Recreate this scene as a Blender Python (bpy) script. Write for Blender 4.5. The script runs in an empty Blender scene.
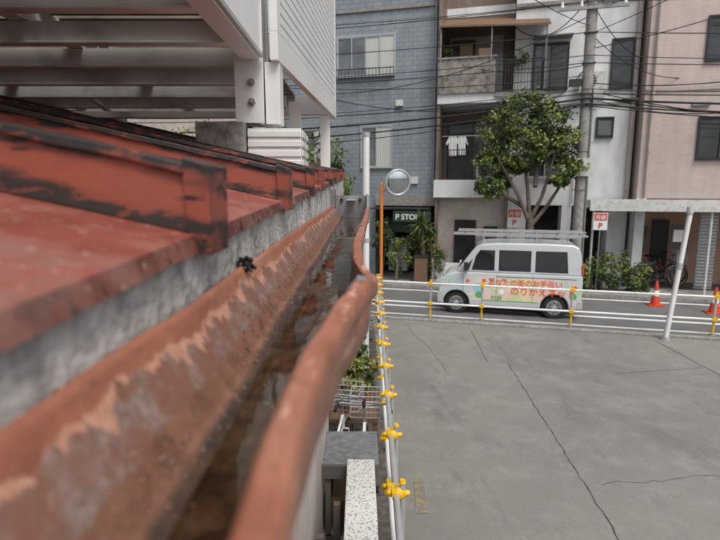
import bpy, math, random
import numpy as np
from mathutils import Matrix, Vector
random.seed(4); rng=np.random.default_rng(4)
sc=bpy.context.scene
H=3.2
rad=math.radians
# ---------------------------------------------------------------- materials
def lin(c): return tuple(c)+(1.0,)
def newmat(name):
    m=bpy.data.materials.new(name); m.use_nodes=True
    nt=m.node_tree; b=nt.nodes['Principled BSDF']; return m,nt,b
def coordvec(nt,mode='Object',stretch=(1,1,1)):
    tc=nt.nodes.new('ShaderNodeTexCoord'); mp=nt.nodes.new('ShaderNodeMapping')
    nt.links.new(tc.outputs[mode],mp.inputs['Vector']); mp.inputs['Scale'].default_value=stretch
    return mp.outputs['Vector']
def noise(nt,vec,scale,detail=4,rough=.55):
    n=nt.nodes.new('ShaderNodeTexNoise'); n.inputs['Scale'].default_value=scale
    n.inputs['Detail'].default_value=detail; n.inputs['Roughness'].default_value=rough
    nt.links.new(vec,n.inputs['Vector']); return n.outputs['Fac']
def ramp(nt,fac,a,b,ca=(0,0,0,1),cb=(1,1,1,1)):
    r=nt.nodes.new('ShaderNodeValToRGB'); r.color_ramp.elements[0].position=a; r.color_ramp.elements[1].position=b
    r.color_ramp.elements[0].color=ca; r.color_ramp.elements[1].color=cb
    nt.links.new(fac,r.inputs['Fac']); return r.outputs['Color']
def mix(nt,fac,a,b,mode='MIX'):
    m=nt.nodes.new('ShaderNodeMix'); m.data_type='RGBA'; m.blend_type=mode
    if isinstance(fac,(int,float)): m.inputs[0].default_value=fac
    else: nt.links.new(fac,m.inputs[0])
    for i,v in ((6,a),(7,b)):
        if isinstance(v,tuple): m.inputs[i].default_value=v if len(v)==4 else lin(v)
        else: nt.links.new(v,m.inputs[i])
    return m.outputs[2]
def mathn(nt,op,a,b=0.0):
    m=nt.nodes.new('ShaderNodeMath'); m.operation=op
    for i,v in ((0,a),(1,b)):
        if isinstance(v,(int,float)): m.inputs[i].default_value=v
        else: nt.links.new(v,m.inputs[i])
    return m.outputs[0]
def bumpn(nt,b,h,strength=.3,dist=.01):
    bp=nt.nodes.new('ShaderNodeBump'); bp.inputs['Strength'].default_value=strength; bp.inputs['Distance'].default_value=dist
    nt.links.new(h,bp.inputs['Height']); nt.links.new(bp.outputs['Normal'],b.inputs['Normal'])
def M(name,col,rough=.6,col2=None,scale=5,thr=(.4,.62),bump=0,bscale=60,metal=0,stretch=(1,1,1),grime=.25,gscale=1.2,bdist=.01,spec=None):
    m,nt,b=newmat(name); v=coordvec(nt,'Object',stretch)
    base=lin(col)
    if col2:
        base=mix(nt,ramp(nt,noise(nt,v,scale,6),thr[0],thr[1]),lin(col),lin(col2))
    if grime:
        g=ramp(nt,noise(nt,v,gscale,5,.6),.3,.7,(1-grime,1-grime,1-grime*1.05,1),(1,1,1,1))
        base=mix(nt,1.0,base,g,'MULTIPLY')
    if isinstance(base,tuple): b.inputs['Base Color'].default_value=base
    else: nt.links.new(base,b.inputs['Base Color'])
    b.inputs['Roughness'].default_value=rough; b.inputs['Metallic'].default_value=metal
    if spec is not None: b.inputs['Specular IOR Level'].default_value=spec
    if bump: bumpn(nt,b,noise(nt,v,bscale,5),bump,bdist)
    return m
def B(name,c1,c2,mortar,bw,bh,ms=.008,off=0.0,grime=.3,rough=.5):
    m,nt,b=newmat(name)
    tc=nt.nodes.new('ShaderNodeTexCoord'); sp=nt.nodes.new('ShaderNodeSeparateXYZ'); nt.links.new(tc.outputs['Object'],sp.inputs[0])
    cb=nt.nodes.new('ShaderNodeCombineXYZ'); nt.links.new(mathn(nt,'ADD',sp.outputs[0],sp.outputs[1]),cb.inputs[0]); nt.links.new(sp.outputs[2],cb.inputs[1])
    br=nt.nodes.new('ShaderNodeTexBrick'); nt.links.new(cb.outputs[0],br.inputs['Vector'])
    br.inputs['Scale'].default_value=1; br.inputs['Brick Width'].default_value=bw; br.inputs['Row Height'].default_value=bh
    br.inputs['Mortar Size'].default_value=ms; br.offset=off
    br.inputs['Color1'].default_value=lin(c1); br.inputs['Color2'].default_value=lin(c2); br.inputs['Mortar'].default_value=lin(mortar)
    g=ramp(nt,noise(nt,tc.outputs['Object'],.9,6,.65),.3,.7,(1-grime,)*3+(1,),(1,1,1,1))
    st=coordvec(nt,'Object',(3.5,3.5,.35)); g2=ramp(nt,noise(nt,st,1.5,4),.35,.65,(1-grime*.6,)*3+(1,),(1,1,1,1))
    c=mix(nt,1.0,mix(nt,1.0,br.outputs['Color'],g,'MULTIPLY'),g2,'MULTIPLY')
    nt.links.new(c,b.inputs['Base Color']); b.inputs['Roughness'].default_value=rough
    bumpn(nt,b,br.outputs['Fac'],-.3,.01)
    return m
def GL(name,col,rough=.06):
    m,nt,b=newmat(name); v=coordvec(nt)
    c=mix(nt,ramp(nt,noise(nt,v,1.6,3),.35,.65),lin(col),lin(tuple(x*.55 for x in col)))
    nt.links.new(c,b.inputs['Base Color']); b.inputs['Roughness'].default_value=rough; b.inputs['Specular IOR Level'].default_value=.6
    return m
def CURT(name,c1,c2):
    m,nt,b=newmat(name)
    tc=nt.nodes.new('ShaderNodeTexCoord'); wv=nt.nodes.new('ShaderNodeTexWave'); nt.links.new(tc.outputs['Object'],wv.inputs['Vector'])
    wv.inputs['Scale'].default_value=4.5; wv.inputs['Distortion'].default_value=1.5; wv.inputs['Detail'].default_value=2
    c=mix(nt,wv.outputs['Fac'],lin(c1),lin(c2)); nt.links.new(c,b.inputs['Base Color']); b.inputs['Roughness'].default_value=.12
    return m

m_white=M('white_paint',(.80,.81,.80),.4,grime=.14,gscale=3)
m_whiteD=M('dirty_white_paint',(.66,.67,.65),.45,(.44,.44,.41),9,(.5,.75),grime=.2,gscale=4)
m_joist=M('joist_paint',(.74,.74,.71),.5,(.50,.49,.45),7,(.5,.72),grime=.2,gscale=4)
m_alu=M('aluminium_grey',(.52,.53,.54),.4,metal=.4,grime=.15,gscale=3)
m_steel=M('galvanised_steel',(.38,.39,.40),.45,(.27,.27,.28),20,metal=.6,grime=.2)
m_dark=M('dark_frame',(.03,.03,.032),.45,grime=.1)
m_black=M('black_rubber',(.012,.012,.013),.7,grime=0)
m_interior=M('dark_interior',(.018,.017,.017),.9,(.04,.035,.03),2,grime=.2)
m_yellow=M('yellow_plastic',(.78,.46,.01),.4,grime=.12,gscale=20)
m_orange=M('orange_paint',(.72,.22,.03),.45,grime=.15)
m_red=M('cone_red',(.62,.07,.03),.45,grime=.15,gscale=8)
m_concrete=M('concrete',(.36,.35,.33),.85,(.25,.24,.23),12,bump=.4,bscale=80,grime=.3,gscale=2)
m_polec=M('pole_concrete',(.36,.35,.33),.85,(.26,.25,.24),8,bump=.2,grime=.2,gscale=3)
m_gtile=B('grey_tile',(.30,.34,.37),(.265,.305,.34),(.20,.22,.24),.30,.15,.010,.5,.22)
m_pink=B('pink_tile',(.67,.55,.51),(.63,.51,.475),(.55,.45,.42),.25,.08,.005,.5,.16)
m_wwall=M('white_render',(.82,.83,.84),.8,(.70,.71,.73),3,grime=.18,gscale=.7,bump=.2,bscale=50,stretch=(1,1,.5))
m_brownw=B('brown_tile',(.30,.22,.18),(.25,.19,.155),(.2,.17,.14),.2,.07,.006,.5,.3)
m_beige=M('beige_render',(.58,.51,.46),.8,(.49,.43,.39),5,grime=.25)
m_parapet=M('weathered_parapet',(.40,.37,.33),.85,(.18,.16,.14),6,(.4,.65),grime=.4,gscale=2.5,bump=.3)
m_salmon=M('salmon_wall',(.58,.36,.26),.8,grime=.25)
m_glassD=GL('dark_glass',(.06,.07,.075)); m_glassC=CURT('curtain_glass',(.62,.62,.59),(.42,.42,.39)); m_glassM=GL('mid_glass',(.18,.20,.21),.08)
m_brownA=M('awning_brown',(.20,.12,.07),.7,grime=.3)
m_trunk=M('bark',(.18,.15,.12),.9,(.10,.08,.065),14,bump=.5,bscale=40,grime=.3)
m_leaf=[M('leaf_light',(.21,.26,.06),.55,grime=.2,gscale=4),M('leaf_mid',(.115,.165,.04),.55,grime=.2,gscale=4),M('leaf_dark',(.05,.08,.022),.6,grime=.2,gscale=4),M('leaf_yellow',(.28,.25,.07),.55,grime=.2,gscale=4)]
m_soil=M('soil',(.16,.14,.12),.95,(.08,.07,.06),8,grime=.3,bump=.5)
m_terra=M('terracotta',(.35,.13,.06),.8,grime=.3,gscale=9)
TILT=.03
def redpaint(name,base,chip,cthr,scale,stretch=(1,1,1),rough=.5,speck=True,band=False):
    m,nt,b=newmat(name); v=coordvec(nt,'Object',stretch); v1=coordvec(nt)
    c=mix(nt,ramp(nt,noise(nt,v1,14,6,.6),.35,.7),lin(base),lin(tuple(x*.68 for x in base)))
    f=ramp(nt,noise(nt,v,scale,8,.65),cthr,cthr+.03)
    c=mix(nt,f,c,lin(chip))
    if band:
        sp=nt.nodes.new('ShaderNodeSeparateXYZ'); nt.links.new(v1,sp.inputs[0])
        hh=mathn(nt,'ADD',sp.outputs[2],mathn(nt,'MULTIPLY',sp.outputs[0],.22))
        hh=mathn(nt,'SUBTRACT',hh,mathn(nt,'MULTIPLY',sp.outputs[1],TILT))
        hh=mathn(nt,'SUBTRACT',hh,H-.036+.22*(-.125)-TILT*.4)
        nn=noise(nt,coordvec(nt,'Object',(9,3,40)),1.0,6,.6)
        hh=mathn(nt,'ADD',hh,mathn(nt,'MULTIPLY',mathn(nt,'SUBTRACT',nn,.5),.045))
        up_=ramp(nt,hh,.038,.0405); lo=ramp(nt,hh,.014,.0165,(1,1,1,1),(0,0,0,1))
        patch=ramp(nt,noise(nt,coordvec(nt,'Object',(3,1.3,5)),2.4,5,.6),.42,.48)
        c=mix(nt,up_,c,(.022,.02,.02,1)); c=mix(nt,mathn(nt,'MULTIPLY',lo,patch),c,(.03,.022,.02,1))
        rub=ramp(nt,noise(nt,coordvec(nt,'Object',(20,20,60)),1.2,6,.7),.53,.60)
        c=mix(nt,mathn(nt,'MULTIPLY',rub,.7),c,lin(tuple(x*.85 for x in base)))
    if speck:
        s_=ramp(nt,noise(nt,v1,120,3,.6),.62,.67); c=mix(nt,mathn(nt,'MULTIPLY',s_,.65),c,(.50,.38,.34,1))
        s_=ramp(nt,noise(nt,v1,9,6,.7),.50,.64); c=mix(nt,mathn(nt,'MULTIPLY',s_,.55),c,(.38,.19,.155,1))
        s_=ramp(nt,noise(nt,v1,22,6,.7),.60,.66); c=mix(nt,mathn(nt,'MULTIPLY',s_,.5),c,(.10,.04,.03,1))
    nt.links.new(c,b.inputs['Base Color']); b.inputs['Roughness'].default_value=rough
    bumpn(nt,b,noise(nt,v1,60,6),.3,.002)
    return m
m_roof=redpaint('roof_red_paint',(.29,.072,.05),(.16,.05,.04),.60,9,(1,1,1))
m_batten=redpaint('batten_chipped_paint',(.32,.078,.048),(.018,.015,.015),.60,26,(.16,.6,1.6),speck=False,band=True)
m_drip=redpaint('drip_edge_paint',(.16,.042,.032),(.05,.03,.025),.58,20)
m_plaster=M('rough_plaster',(.74,.74,.72),.95,(.34,.34,.34),42,(.47,.70),bump=1.0,bscale=110,grime=.45,gscale=13,bdist=.006)
def guttermat(name,kind):
    m,nt,b=newmat(name); v=coordvec(nt)
    uv=nt.nodes.new('ShaderNodeTexCoord'); sp=nt.nodes.new('ShaderNodeSeparateXYZ'); nt.links.new(uv.outputs['UV'],sp.inputs[0])
    U=sp.outputs[0]
    paint=mix(nt,ramp(nt,noise(nt,v,25,6),.3,.7),(.385,.15,.088,1),(.27,.095,.055,1))
    paint=mix(nt,mathn(nt,'MULTIPLY',ramp(nt,noise(nt,coordvec(nt,'Object',(1,.4,1)),55,7,.7),.53,.68),.6),paint,(.16,.075,.05,1))
    paint=mix(nt,mathn(nt,'MULTIPLY',ramp(nt,noise(nt,coordvec(nt,'Object',(1,.3,1)),12,5,.6),.52,.68),.45),paint,(.48,.25,.17,1))
    worn=mix(nt,ramp(nt,noise(nt,v,160,6,.7),.35,.65),(.16,.10,.08,1),(.33,.24,.205,1))
    worn=mix(nt,ramp(nt,noise(nt,v,38,6,.65),.40,.56),worn,(.22,.10,.07,1))
    if kind=='in':
        st=coordvec(nt,'Object',(6,46,6)); n1=noise(nt,st,1.0,6,.72)
        n2=noise(nt,coordvec(nt,'Object',(3,11,3)),1.0,4,.6)
        e=mathn(nt,'ADD',U,mathn(nt,'MULTIPLY',mathn(nt,'SUBTRACT',n1,.5),.20)); e=mathn(nt,'ADD',e,mathn(nt,'MULTIPLY',mathn(nt,'SUBTRACT',n2,.5),.18))
        f=ramp(nt,e,.300,.312)
        halo=mix(nt,ramp(nt,noise(nt,v,90,4),.3,.7),(.60,.33,.23,1),(.44,.20,.125,1))
        hw=mathn(nt,'MULTIPLY',ramp(nt,noise(nt,coordvec(nt,'Object',(6,17,6)),1.3,5,.7),.42,.62),.085)
        f2=ramp(nt,mathn(nt,'SUBTRACT',e,hw),.302,.310)
        c=mix(nt,f2,mix(nt,f,paint,halo),worn)
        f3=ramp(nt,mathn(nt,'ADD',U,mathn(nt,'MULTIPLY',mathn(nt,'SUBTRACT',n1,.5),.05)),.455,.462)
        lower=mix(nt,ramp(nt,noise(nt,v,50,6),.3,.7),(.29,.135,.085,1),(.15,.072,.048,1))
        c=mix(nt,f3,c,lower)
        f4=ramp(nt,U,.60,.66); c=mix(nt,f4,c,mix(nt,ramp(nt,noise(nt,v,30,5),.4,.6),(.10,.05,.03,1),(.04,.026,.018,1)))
        spk=ramp(nt,noise(nt,v,230,3,.6),.66,.70); c=mix(nt,mathn(nt,'MULTIPLY',spk,.5),c,(.45,.38,.33,1))
    else:
        c=mix(nt,ramp(nt,noise(nt,coordvec(nt,'Object',(1,.25,1)),60,6,.7),.58,.62),paint,(.55,.33,.25,1))
        c=mix(nt,ramp(nt,noise(nt,v,70,6,.7),.60,.64),c,(.13,.065,.045,1))
    nt.links.new(c,b.inputs['Base Color']); b.inputs['Roughness'].default_value=.45
    bumpn(nt,b,noise(nt,v,140,5),.4,.0018)
    return m
m_gin=guttermat('gutter_inner_paint','in'); m_glip=guttermat('gutter_lip_paint','lip')
mw,nt,b=newmat('dirty_gutter_water'); v=coordvec(nt)
nt.links.new(mix(nt,ramp(nt,noise(nt,v,28,6,.7),.4,.6),(.022,.012,.006,1),(.07,.04,.02,1)),b.inputs['Base Color'])
scum=ramp(nt,noise(nt,coordvec(nt,'Object',(1,.5,1)),22,7,.7),.56,.64)
nt.links.new(mathn(nt,'ADD',mathn(nt,'MULTIPLY',scum,.45),.02),b.inputs['Roughness']); b.inputs['IOR'].default_value=1.36
nt.links.new(mathn(nt,'SUBTRACT',.5,mathn(nt,'MULTIPLY',scum,.35)),b.inputs['Specular IOR Level'])
bumpn(nt,b,noise(nt,coordvec(nt,'Object',(1,.5,1)),45,3),.12,.002); m_water=mw
def ground(name,c1,c2,c3,rough=.9,sc1=.35,sp=60):
    m,nt,b=newmat(name); v=coordvec(nt)
    c=mix(nt,ramp(nt,noise(nt,v,sc1,7,.6),.35,.65),lin(c1),lin(c2))
    c=mix(nt,ramp(nt,noise(nt,v,1.7,8,.7),.48,.70),c,lin(c3))
    c=mix(nt,mathn(nt,'MULTIPLY',ramp(nt,noise(nt,v,sp,3,.7),.35,.7),.4),c,lin(tuple(min(1,x*1.5) for x in c1)))
    st=ramp(nt,noise(nt,coordvec(nt,'Object',(1.3,.5,1)),.9,6,.75),.54,.68); c=mix(nt,mathn(nt,'MULTIPLY',st,.55),c,lin(tuple(x*.5 for x in c1)))
    s2=ramp(nt,noise(nt,v,9,5,.7),.64,.72); c=mix(nt,mathn(nt,'MULTIPLY',s2,.4),c,lin(tuple(x*.4 for x in c1)))
    s3=ramp(nt,noise(nt,v,24,2,.5),.73,.75); c=mix(nt,mathn(nt,'MULTIPLY',s3,.6),c,lin(tuple(x*.35 for x in c1)))
    nt.links.new(c,b.inputs['Base Color']); b.inputs['Roughness'].default_value=rough
    bumpn(nt,b,noise(nt,v,sp*1.5,4,.7),.35,.006); return m
m_lot=ground('worn_lot_surface',(.20,.193,.178),(.145,.141,.13),(.24,.232,.215))
m_asph=ground('asphalt',(.13,.13,.132),(.11,.11,.112),(.155,.155,.153),sc1=.5,sp=90)
m_joint=M('joint_dark',(.065,.063,.057),.95,grime=.2)
m_line=M('road_line_paint',(.76,.76,.73),.7,(.32,.32,.31),10,(.56,.78),grime=.15,gscale=3)
m_yline=M('faded_yellow_paint',(.34,.26,.10),.8,(.18,.175,.155),14,(.35,.55),grime=.2)

# ---------------------------------------------------------------- mesh builder
class MB:
    def __init__(s): s.v=[];s.f=[];s.m=[];s.s=[];s.mats=[];s.uv=[]
    def mi(s,mat):
        if mat not in s.mats: s.mats.append(mat)
        return s.mats.index(mat)
    def add(s,vs,fs,mat,smooth=False,T=None):
        o=len(s.v)
        for p in vs:
            p=Vector(p); s.v.append(tuple(T@p) if T else tuple(p))
        k=s.mi(mat)
        for f in fs: s.f.append(tuple(i+o for i in f)); s.m.append(k); s.s.append(smooth)
    def box(s,x0,x1,y0,y1,z0,z1,mat,T=None):
        vs=[(x,y,z) for z in (z0,z1) for y in (y0,y1) for x in (x0,x1)]
        s.add(vs,[(0,2,3,1),(4,5,7,6),(0,1,5,4),(2,6,7,3),(0,4,6,2),(1,3,7,5)],mat,T=T)
    def cyl(s,p0,p1,r0,r1=None,mat=None,seg=10,caps=True,T=None):
        if r1 is None: r1=r0
        p0=Vector(p0);p1=Vector(p1);d=(p1-p0)
        if d.length<1e-6: return
        d.normalize(); a=d.orthogonal().normalized(); b=d.cross(a)
        vs=[];
        for p,r in ((p0,r0),(p1,r1)):
            for i in range(seg):
                t=2*math.pi*i/seg; vs.append(p+(a*math.cos(t)+b*math.sin(t))*r)
        s.add(vs,[(i,(i+1)%seg,seg+(i+1)%seg,seg+i) for i in range(seg)],mat,True,T)
        if caps:
            s.add(vs[:seg],[tuple(reversed(range(seg)))],mat,False,T); s.add(vs[seg:],[tuple(range(seg))],mat,False,T)
    def tube(s,pts,r,mat,seg=8,T=None):
        for i in range(len(pts)-1):
            ra=r[i] if isinstance(r,(list,tuple)) else r; rb=r[i+1] if isinstance(r,(list,tuple)) else r
            s.cyl(pts[i],pts[i+1],ra,rb,mat,seg,True,T)
    def torus(s,c,axis,R,r,mat,seg=28,ts=8,T=None):
        c=Vector(c);ax=Vector(axis).normalized();a=ax.orthogonal().normalized();b=ax.cross(a)
        vs=[]
        for i in range(seg):
            t=2*math.pi*i/seg; d=a*math.cos(t)+b*math.sin(t)
            for j in range(ts):
                q=2*math.pi*j/ts; vs.append(c+d*(R+r*math.cos(q))+ax*(r*math.sin(q)))
        s.add(vs,[(i*ts+j,((i+1)%seg)*ts+j,((i+1)%seg)*ts+(j+1)%ts,i*ts+(j+1)%ts) for i in range(seg) for j in range(ts)],mat,True,T)
    def sphere(s,c,r,mat,seg=14,rings=8,sc=(1,1,1),T=None):
        vs=[];
        for i in range(rings+1):
            ph=math.pi*i/rings
            for j in range(seg):
                th=2*math.pi*j/seg
                vs.append((c[0]+r*sc[0]*math.sin(ph)*math.cos(th),c[1]+r*sc[1]*math.sin(ph)*math.sin(th),c[2]+r*sc[2]*math.cos(ph)))
        s.add(vs,[(i*seg+j,(i+1)*seg+j,(i+1)*seg+(j+1)%seg,i*seg+(j+1)%seg) for i in range(rings) for j in range(seg)],mat,True,T)
    def prism(s,poly,y0,y1,mat,T=None,inset=0):
        n=len(poly)
        vs=[(x,y0,z) for x,z in poly]+[(x,y1,z) for x,z in poly]
        s.add(vs,[tuple(range(n)),tuple(reversed(range(n,2*n)))]+[((i+1)%n,i,n+i,n+(i+1)%n) for i in range(n)],mat,T=T)
    def obj(s,name,T=None,parent=None,bevel=0):
        me=bpy.data.meshes.new(name); me.from_pydata(s.v,[],s.f)
        for m in s.mats: me.materials.append(m)
        me.polygons.foreach_set('material_index',s.m); me.polygons.foreach_set('use_smooth',s.s); me.update()
        o=bpy.data.objects.new(name,me); sc.collection.objects.link(o)
        if parent: o.parent=parent
        if T is not None:
            if parent: o.matrix_local=T
            else: o.matrix_world=T
        if bevel:
            bv=o.modifiers.new('bevel','BEVEL'); bv.width=bevel; bv.segments=2; bv.limit_method='ANGLE'; bv.angle_limit=rad(35)
        return o
def empty(name,T=None):
    e=bpy.data.objects.new(name,None); sc.collection.objects.link(e); e.empty_display_size=.2
    if T is not None: e.matrix_world=T
    return e
def text(body,name,parent,loc,size,mat,rot=(rad(90),0,0),align='LEFT',sx=1.0,off=0.0):
    cu=bpy.data.curves.new(name,'FONT'); cu.body=body; cu.size=size; cu.extrude=.002; cu.align_x=align; cu.offset=off
    cu.materials.append(mat); o=bpy.data.objects.new(name,cu); sc.collection.objects.link(o)
    o.parent=parent; o.location=loc; o.rotation_euler=rot; o.scale=(sx,1,1); return o
MS=Matrix.Translation((0,13.0,0))@Matrix.Rotation(rad(-15),4,'Z')   # street frame (u along street, w across)
def foliage(mb,lobes,n_per,leaf,dens=1.0,bias=.75,mats=(0,1,2),wt=(.35,.4,.25)):
    for (cx,cy,cz,rx,ry,rz_) in lobes:
        ncl=max(3,int(n_per))
        for _ in range(ncl):
            d=rng.normal(size=3); d/=np.linalg.norm(d); r=rng.uniform(.35,1)**.5*bias+rng.uniform(0,.25)
            c=np.array([cx+d[0]*rx*r,cy+d[1]*ry*r,cz+d[2]*rz_*r])
            k=rng.choice(len(mats),p=wt)
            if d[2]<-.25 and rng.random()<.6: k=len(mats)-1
            cr=min(rx,ry,rz_)*rng.uniform(.22,.42)
            nl=int(30*dens)
            P=c+rng.normal(size=(nl,3))*cr*.55
            A=rng.normal(size=(nl,3)); A/=np.linalg.norm(A,axis=1)[:,None]
            Bv=np.cross(A,rng.normal(size=(nl,3))); Bv/=np.linalg.norm(Bv,axis=1)[:,None]
            L=leaf*rng.uniform(.6,1.25,size=(nl,1))
            o=len(mb.v); q=np.stack([P-A*L,P+Bv*L*.5,P+A*L,P-Bv*L*.5],1).reshape(-1,3)
            mb.v.extend(map(tuple,q)); mi=mb.mi(m_leaf[mats[k]])
            for i in range(nl): mb.f.append((o+4*i,o+4*i+1,o+4*i+2,o+4*i+3)); mb.m.append(mi); mb.s.append(False)

# ---------------------------------------------------------------- ground
g=MB(); g.add([(-300,-300,0),(300,-300,0),(300,300,0),(-300,300,0)],[(0,1,2,3)],m_asph); g.obj('ground')
g=MB(); g.add([(.33,-12,.004),(30,-12,.004),(30,4.55,.004),(.33,12.5,.004)],[(0,1,2,3)],m_lot); g.obj('parking_lot')
g=MB(); g.add([(-6,-12,.004),(.329,-12,.004),(.329,12.5,.004),(-6,14.2,.004)],[(0,1,2,3)],m_soil); g.obj('side_passage_ground')
g=MB()
def strip(pts,w,z=.008,mat=m_joint):
    for i in range(len(pts)-1):
        a=Vector(pts[i]+(z,));b_=Vector(pts[i+1]+(z,));d=(b_-a).normalized();n=Vector((-d.y,d.x,0))*w/2*random.uniform(.5,1.2)
        g.add([a-n,b_-n,b_+n,a+n],[(0,1,2,3)],mat)
def wob(x0,y0,x1,y1,n=16,a=.03):
    return [(x0+(x1-x0)*i/n+random.uniform(-a,a),y0+(y1-y0)*i/n) for i in range(n+1)]
strip(wob(2.3,3.2,2.72,9.2,70,.014),.014)
strip(wob(2.35,9.2,2.5,11.4,24,.01),.012)
strip(wob(6.1,2,6.2,10.6,60,.008),.016)
strip(wob(4.4,8.6,6.1,8.9,14,.01),.009)
x,y=2.62,5.2; pts=[]
for i in range(26): pts.append((x,y)); x+=.1; y+=random.uniform(-.03,.05)
strip(pts,.006)
x,y=1.1,12.0; pts=[]
for i in range(30): pts.append((x,y)); y-=.12; x+=random.uniform(-.03,.045)
strip(pts,.006)
g.obj('lot_joints_and_cracks')
g=MB(); 
g.add([(.55,4.7,.009),(.67,4.7,.009),(.7,5.3,.009),(.6,5.35,.009)],[(0,1,2,3)],m_yline); g.obj('faded_yellow_marking')
g=MB()
for (w0,w1,u0,u1) in ((.10,.24,-30,40),(1.02,1.18,-30,40),(3.22,3.38,-30,40)):
    g.add([(u0,w0,.008),(u1,w0,.008),(u1,w1,.008),(u0,w1,.008)],[(0,1,2,3)],m_line)
g.obj('road_markings',MS)
g=MB()
g.box(-1,14,-.42,-.27,0,.05,m_concrete); g.obj('lot_kerb',MS,bevel=.012)
g=MB(); g.box(-30,40,3.55,3.7,0,.12,m_concrete); g.box(-30,40,3.7,5.0,0,.11,M('pavement_slab',(.32,.31,.30),.9,(.24,.23,.23),5,grime=.3)); g.obj('pavement',MS,bevel=.01)

# ---------------------------------------------------------------- near house: red metal roof
s=.22; XE=-.125
def rz(x,off=0,y=.4): return H-.036+s*(XE-x)+off+TILT*(y-.4)
house=empty('house_with_red_metal_roof')
mb=MB()
Y0,Y1=-1.0,4.15
def pansheet(ya,yb,mat):
    N=24
    for i in range(N):
        xa=XE+(-2.4-XE)*(i/N)**1.5; xb=XE+(-2.4-XE)*((i+1)/N)**1.5
        mb.add([(xa,ya,rz(xa,0,ya)),(xb,ya,rz(xb,0,ya)),(xb,yb,rz(xb,0,yb)),(xa,yb,rz(xa,0,yb))],[(0,3,2,1)],mat)
pansheet(Y0,Y1,m_roof)
mb.add([(XE,Y0,rz(XE,-.012,Y0)),(-2.4,Y0,rz(-2.4,-.012,Y0)),(-2.4,Y1,rz(-2.4,-.012,Y1)),(XE,Y1,rz(XE,-.012,Y1)),(XE,Y1,rz(XE,0,Y1)),(-2.4,Y1,rz(-2.4,0,Y1))],[(0,1,2,3),(3,2,5,4)],m_roof)
mb.obj('roof_sheets',parent=house)
mb=MB(); n=120
for i in range(n):
    ya=Y0+(Y1-Y0)*i/n; yb=Y0+(Y1-Y0)*(i+1)/n
    f=lambda y:(.0012*math.sin(y*9)+.0008*math.sin(y*23)+.0005*math.sin(y*61))
    za,zb=f(ya),f(yb); ta=TILT*(ya-.4);tb=TILT*(yb-.4)
    mb.add([(XE,ya,rz(XE,0,ya)),(XE,yb,rz(XE,0,yb)),(XE+.003+za,yb,H-.049+zb+tb),(XE+.003+za,ya,H-.049+za+ta),(XE-.008,yb,H-.051+zb+tb),(XE-.008,ya,H-.051+za+ta)],
           [(0,3,2,1),(3,5,4,2)],m_drip)
mb.obj('drip_edge',parent=house)
mb=MB()
for k in range(9):
    y=.395+.45*k; w=.048; h=.053
    x0=XE+.006+random.uniform(-.003,.005); x1=-2.38
    N=40
    for i in range(N):
        xa=x0+(x1-x0)*(i/N)**1.6; xb=x0+(x1-x0)*((i+1)/N)**1.6
        ja=.0008*math.sin(xa*60+k);jb=.0008*math.sin(xb*60+k)
        pf=lambda x,j:[(x,y,rz(x,.001,y)),(x,y+.003,rz(x,h-.009,y)+j),(x,y-.002,rz(x,h-.008,y)+j),(x,y-.001,rz(x,h,y)+j),(x,y+w+.001,rz(x,h,y)-j),(x,y+w+.002,rz(x,h-.008,y)-j),(x,y+w-.003,rz(x,h-.009,y)),(x,y+w,rz(x,.001,y))]
        pa=pf(xa,ja);pb=pf(xb,jb)
        mb.add(pa+pb,[(q,q+1,8+q+1,8+q) for q in range(7)],m_batten)
    xc=x0+.002
    mb.add([(xc,y-.003,rz(XE,-.016,y)),(xc,y+w+.003,rz(XE,-.016,y)),(xc+.001,y+w+.004,rz(XE,h-.001,y)),(xc+.001,y-.004,rz(XE,h-.001,y)),
            (xc-.016,y-.003,rz(XE,-.012,y)),(xc-.016,y+w+.003,rz(XE,-.012,y)),(xc-.018,y+w+.004,rz(XE,h+.005,y)),(xc-.018,y-.004,rz(XE,h+.005,y))],
           [(0,1,2,3),(4,0,3,7),(1,5,6,2),(3,2,6,7),(0,4,5,1)],m_batten)
mb.obj('batten_seams',parent=house,bevel=.0012)
mb=MB()
N=160; vs=[];
for i in range(N+1):
    y=Y0+(4.1-Y0)*i/N
    for j in range(13):
        zt=H-.046+TILT*(y-.4); z=zt+(H-.34-zt)*j/12
        vs.append((-.129+random.uniform(-.0014,.0014),y,z))
mb.add(vs,[(i*13+j,i*13+j+1,(i+1)*13+j+1,(i+1)*13+j) for i in range(N) for j in range(12)],m_plaster,True)
mb.box(-.30,-.132,Y0,4.1,H-.34,H-.095,m_plaster)
mb.box(-4.9,-.26,Y0-2,4.05,0,H-.34,m_beige)
mb.obj('plastered_wall',parent=house)
mb=MB(); mb.box(-5.2,-2.41,-3,4.05,H-.1,6.3,m_beige); mb.box(-5.25,-2.2,-3.1,4.2,6.3,6.4,m_dark); mb.obj('upper_storey',parent=house)

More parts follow.
